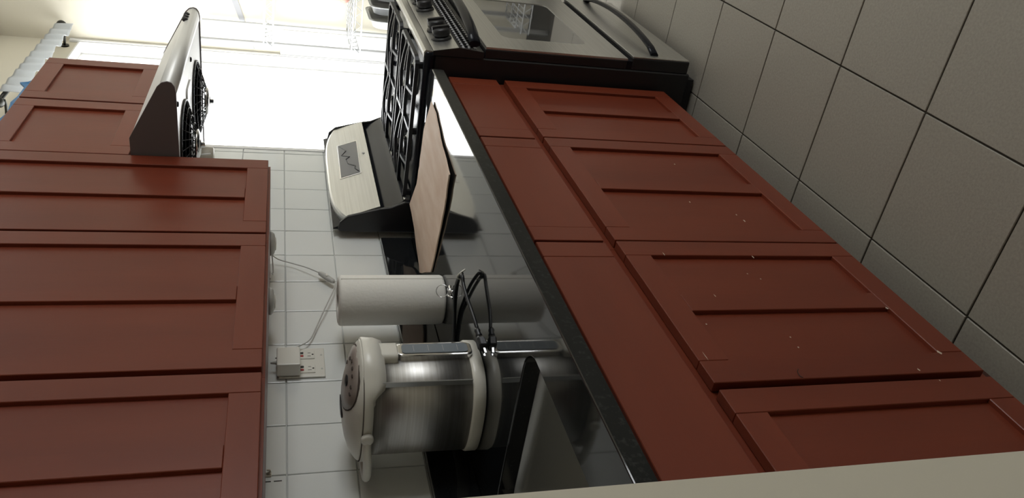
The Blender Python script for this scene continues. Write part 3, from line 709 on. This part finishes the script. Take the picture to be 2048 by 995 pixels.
# two dark dashes marked on the tile, and a small hook
for z0, z1 in ((1.357, 1.376), (1.334, 1.351)):
    q = MB(); q.box(1.279, 1.2815, YW-.0078, YW-.0069, z0, z1); q.build('ink_mark', 'hair', wall_back)
hk = thing('adhesive_hook', (1.300, YW, 1.365), 'tiny beige hook on the tile under the nearest wall cabinet', 'hook')
q = MB(); q.box(1.293, 1.307, YW-.011, YW-.0073, 1.356, 1.372, .001); q.build('pad', 'beige', hk)
q = MB(); q.tube([(1.300, YW-.011, 1.366), (1.300, YW-.016, 1.359), (1.300, YW-.021, 1.360), (1.300, YW-.022, 1.366)], .002, 6, res=4); q.build('prong', 'beige', hk)

# ---------------------------------------------------------------- things on top of the short cabinet
q = MB(); rings = []
pts = [(2.19, 2.101, .010), (2.30, 2.101, .006), (2.40, 2.101, .009), (2.48, 2.101, .007), (2.54, 2.101, .014), (2.60, 2.101, .012), (2.68, 2.101, .010), (2.71, 2.101, .030), (2.722, 2.101, .010), (2.76, 2.101, .003)]
for x, z, h in pts:
    rings.append([(x, YU+.012, z), (x, YU+.012-.004*math.sin(x*40), z+h), (x, YU+.014, z+h), (x, YU+.05, z+.003), (x, YU+.05, z)])
q.poly(rings, smooth=False); q.bm.verts.ensure_lookup_table()
for v in q.bm.verts: v.co.z += .0015
tag(q.build('plastic_bag', 'blue', loc=(2.4, YU+.03, 2.1)), 'crumpled blue plastic film lying on top of the short cabinet', 'plastic')

# ---------------------------------------------------------------- window dressing
ry = YW-.085; rz = 2.357
rod = thing('curtain_rod', (3.7, ry, rz), 'dark curtain rod with round finials above the window', 'curtain rod')
q = MB(); q.cyl((0, ry, rz), .009, 3.20, 4.235, 12, 'X'); q.build('pole', 'rodm', rod)
for x, s_ in ((3.195, -1), (4.24, 1)):
    q = MB(); q.lathe([(.002, -.024), (.016, -.016), (.023, 0), (.016, .016), (.009, .022), (.009, .030)], (x-s_*.0, ry, rz), 18, 'X'); q.build('finial', 'rodm', rod)
for x in (3.225, 4.205):
    q = MB(); q.tube([(x, ry, rz-.012), (x, ry+.03, rz-.016), (x, YW+.006, rz-.010)], .006, 8, res=4); q.cyl((x, 0, rz-.010), .020, YW, YW+.0075, 16, 'Y'); q.build('bracket', 'rodm', rod)
def curtain(nm, x0, x1, z0, z1, waves, amp, label, m_='sheer'):
    q = MB(); cols = int(waves*10); rows = 8; grid = []
    for i in range(rows+1):
        tt = i/rows; r = []
        for k in range(cols+1):
            s_ = k/cols; x = x0+(x1-x0)*s_
            a = amp*(.55+.45*tt)*math.sin(s_*waves*2*math.pi+.5*math.sin(s_*17))
            sag = .006*math.sin(s_*waves*2*math.pi*.5)*tt
            r.append((x+.006*math.sin(s_*31+tt*3), ry-.019+a, z1-(z1-z0)*tt+sag))
        grid.append(r)
    q.poly(grid, close=False, cap=False)
    o = q.build(nm, m_, recalc=False); md = o.modifiers.new('thickness', 'SOLIDIFY'); md.thickness = .0012
    return tag(o, label, 'curtain')
curtain('valance_curtain', 3.255, 4.19, 2.288, 2.370, 11, .007, 'gathered white valance hanging from the dark curtain rod')

# ---------------------------------------------------------------- wire shelf by the far wall
RX0, RX1, RY0, RY1 = 3.93, 4.27, .30, 1.205
rk = thing('wire_shelf', ((RX0+RX1)/2, (RY0+RY1)/2, 0), 'white wire shelving unit against the far wall by the window', 'shelf')
for x in (RX0+.012, RX1-.012):
    for y in (RY0+.012, RY1-.012):
        q = MB(); q.cyl((x, y, 0), .011, 0, 1.72, 12); q.build('post', 'wire', rk)
for z in (1.417, 1.002, .56, .15):
    q = MB(); h = .042
    for x in (RX0, RX1):
        for zz in (z, z-h): q.tube([(x, RY0, zz), (x, RY1, zz)], .0036, 6)
        n = 26
        q.tube([(x, RY0+(RY1-RY0)*k/n, z if k % 2 else z-h) for k in range(n+1)], .0026, 5)
    for y in (RY0, RY1):
        for zz in (z, z-h): q.tube([(RX0, y, zz), (RX1, y, zz)], .0036, 6)
        n = 10
        q.tube([(RX0+(RX1-RX0)*k/n, y, z if k % 2 else z-h) for k in range(n+1)], .0026, 5)
    q.build('shelf_frame', 'wire', rk)
    q = MB()
    for k in range(1, 36): q.tube([(RX0, RY0+(RY1-RY0)*k/36, z+.003), (RX1, RY0+(RY1-RY0)*k/36, z+.003)], .0018, 5)
    for x in (RX0+.11, RX0+.23): q.tube([(x, RY0, z), (x, RY1, z)], .003, 5)
    o = q.build('deck_wires', 'wire', rk); o['kind'] = 'stuff'
# baking pans standing on edge on the lower shelf
labs = ('aluminium baking pan standing on edge, nearest the window of three pans', 'aluminium baking pan standing on edge between two others', 'aluminium baking pan standing on edge at the edge of the picture')
for k in range(3):
    y = 1.045-k*.068
    pn_ = thing('baking_pan', (4.09, y, .565), labs[k], 'pan', 'baking pans on the wire shelf')
    q = MB(); zc, hz, xc, hxp = .745, .172, 4.10, .145
    def ring(g_, yy): return [(x, yy, z) for x, z in rrect(xc, zc, hxp-g_, hz-g_, .05-g_*.3, 5)]
    q.poly([ring(.0, y), ring(.0, y-.002), ring(.012, y-.002), ring(.022, y+.036), ring(.03, y+.04)], cap=False); q.bm.verts.ensure_lookup_table()
    q.bm.faces.new(list(q.bm.verts)[-len(ring(0, 0)):])
    o = q.build('dish', 'alu', pn_, recalc=False); md = o.modifiers.new('thickness', 'SOLIDIFY'); md.thickness = .0016
    q = MB(); q.tube([Vector(p) for p in ring(-.001, y-.001)], .003, 6, closed=True); q.build('rim', 'alu', pn_)
# reddish onion on the middle shelf
on = thing('onion', (4.05, .952, 1.0068), 'reddish round onion on the middle wire shelf at the picture edge', 'onion')
q = MB(); q.lathe([(.004, .0), (.018, .002), (.034, .014), (.039, .030), (.034, .047), (.018, .058), (.006, .063), (.003, .072), (.001, .073)], (4.05, .952, 1.0085), 24); q.build('bulb', 'onion', on)
q = MB(); q.tube([(4.05, .952, 1.078), (4.052, .954, 1.092), (4.056, .955, 1.10)], .003, 6, rr=[.0035, .002, .001]); q.build('stem', 'beige', on)
# slanted grey strip fixed on the far wall
xs = XF
q = MB(); q.poly([[(xs-.006, 1.325, 1.492), (xs-.0005, 1.325, 1.492), (xs-.0005, 1.332, 1.470), (xs-.006, 1.332, 1.470)], [(xs-.006, .95, 1.630), (xs-.0005, .95, 1.630), (xs-.0005, .952, 1.592), (xs-.006, .952, 1.592)]], smooth=False)
tag(q.build('grey_strip', 'greybar'), 'slanted grey strip fixed on the bright far wall above the wire shelf', 'strip')
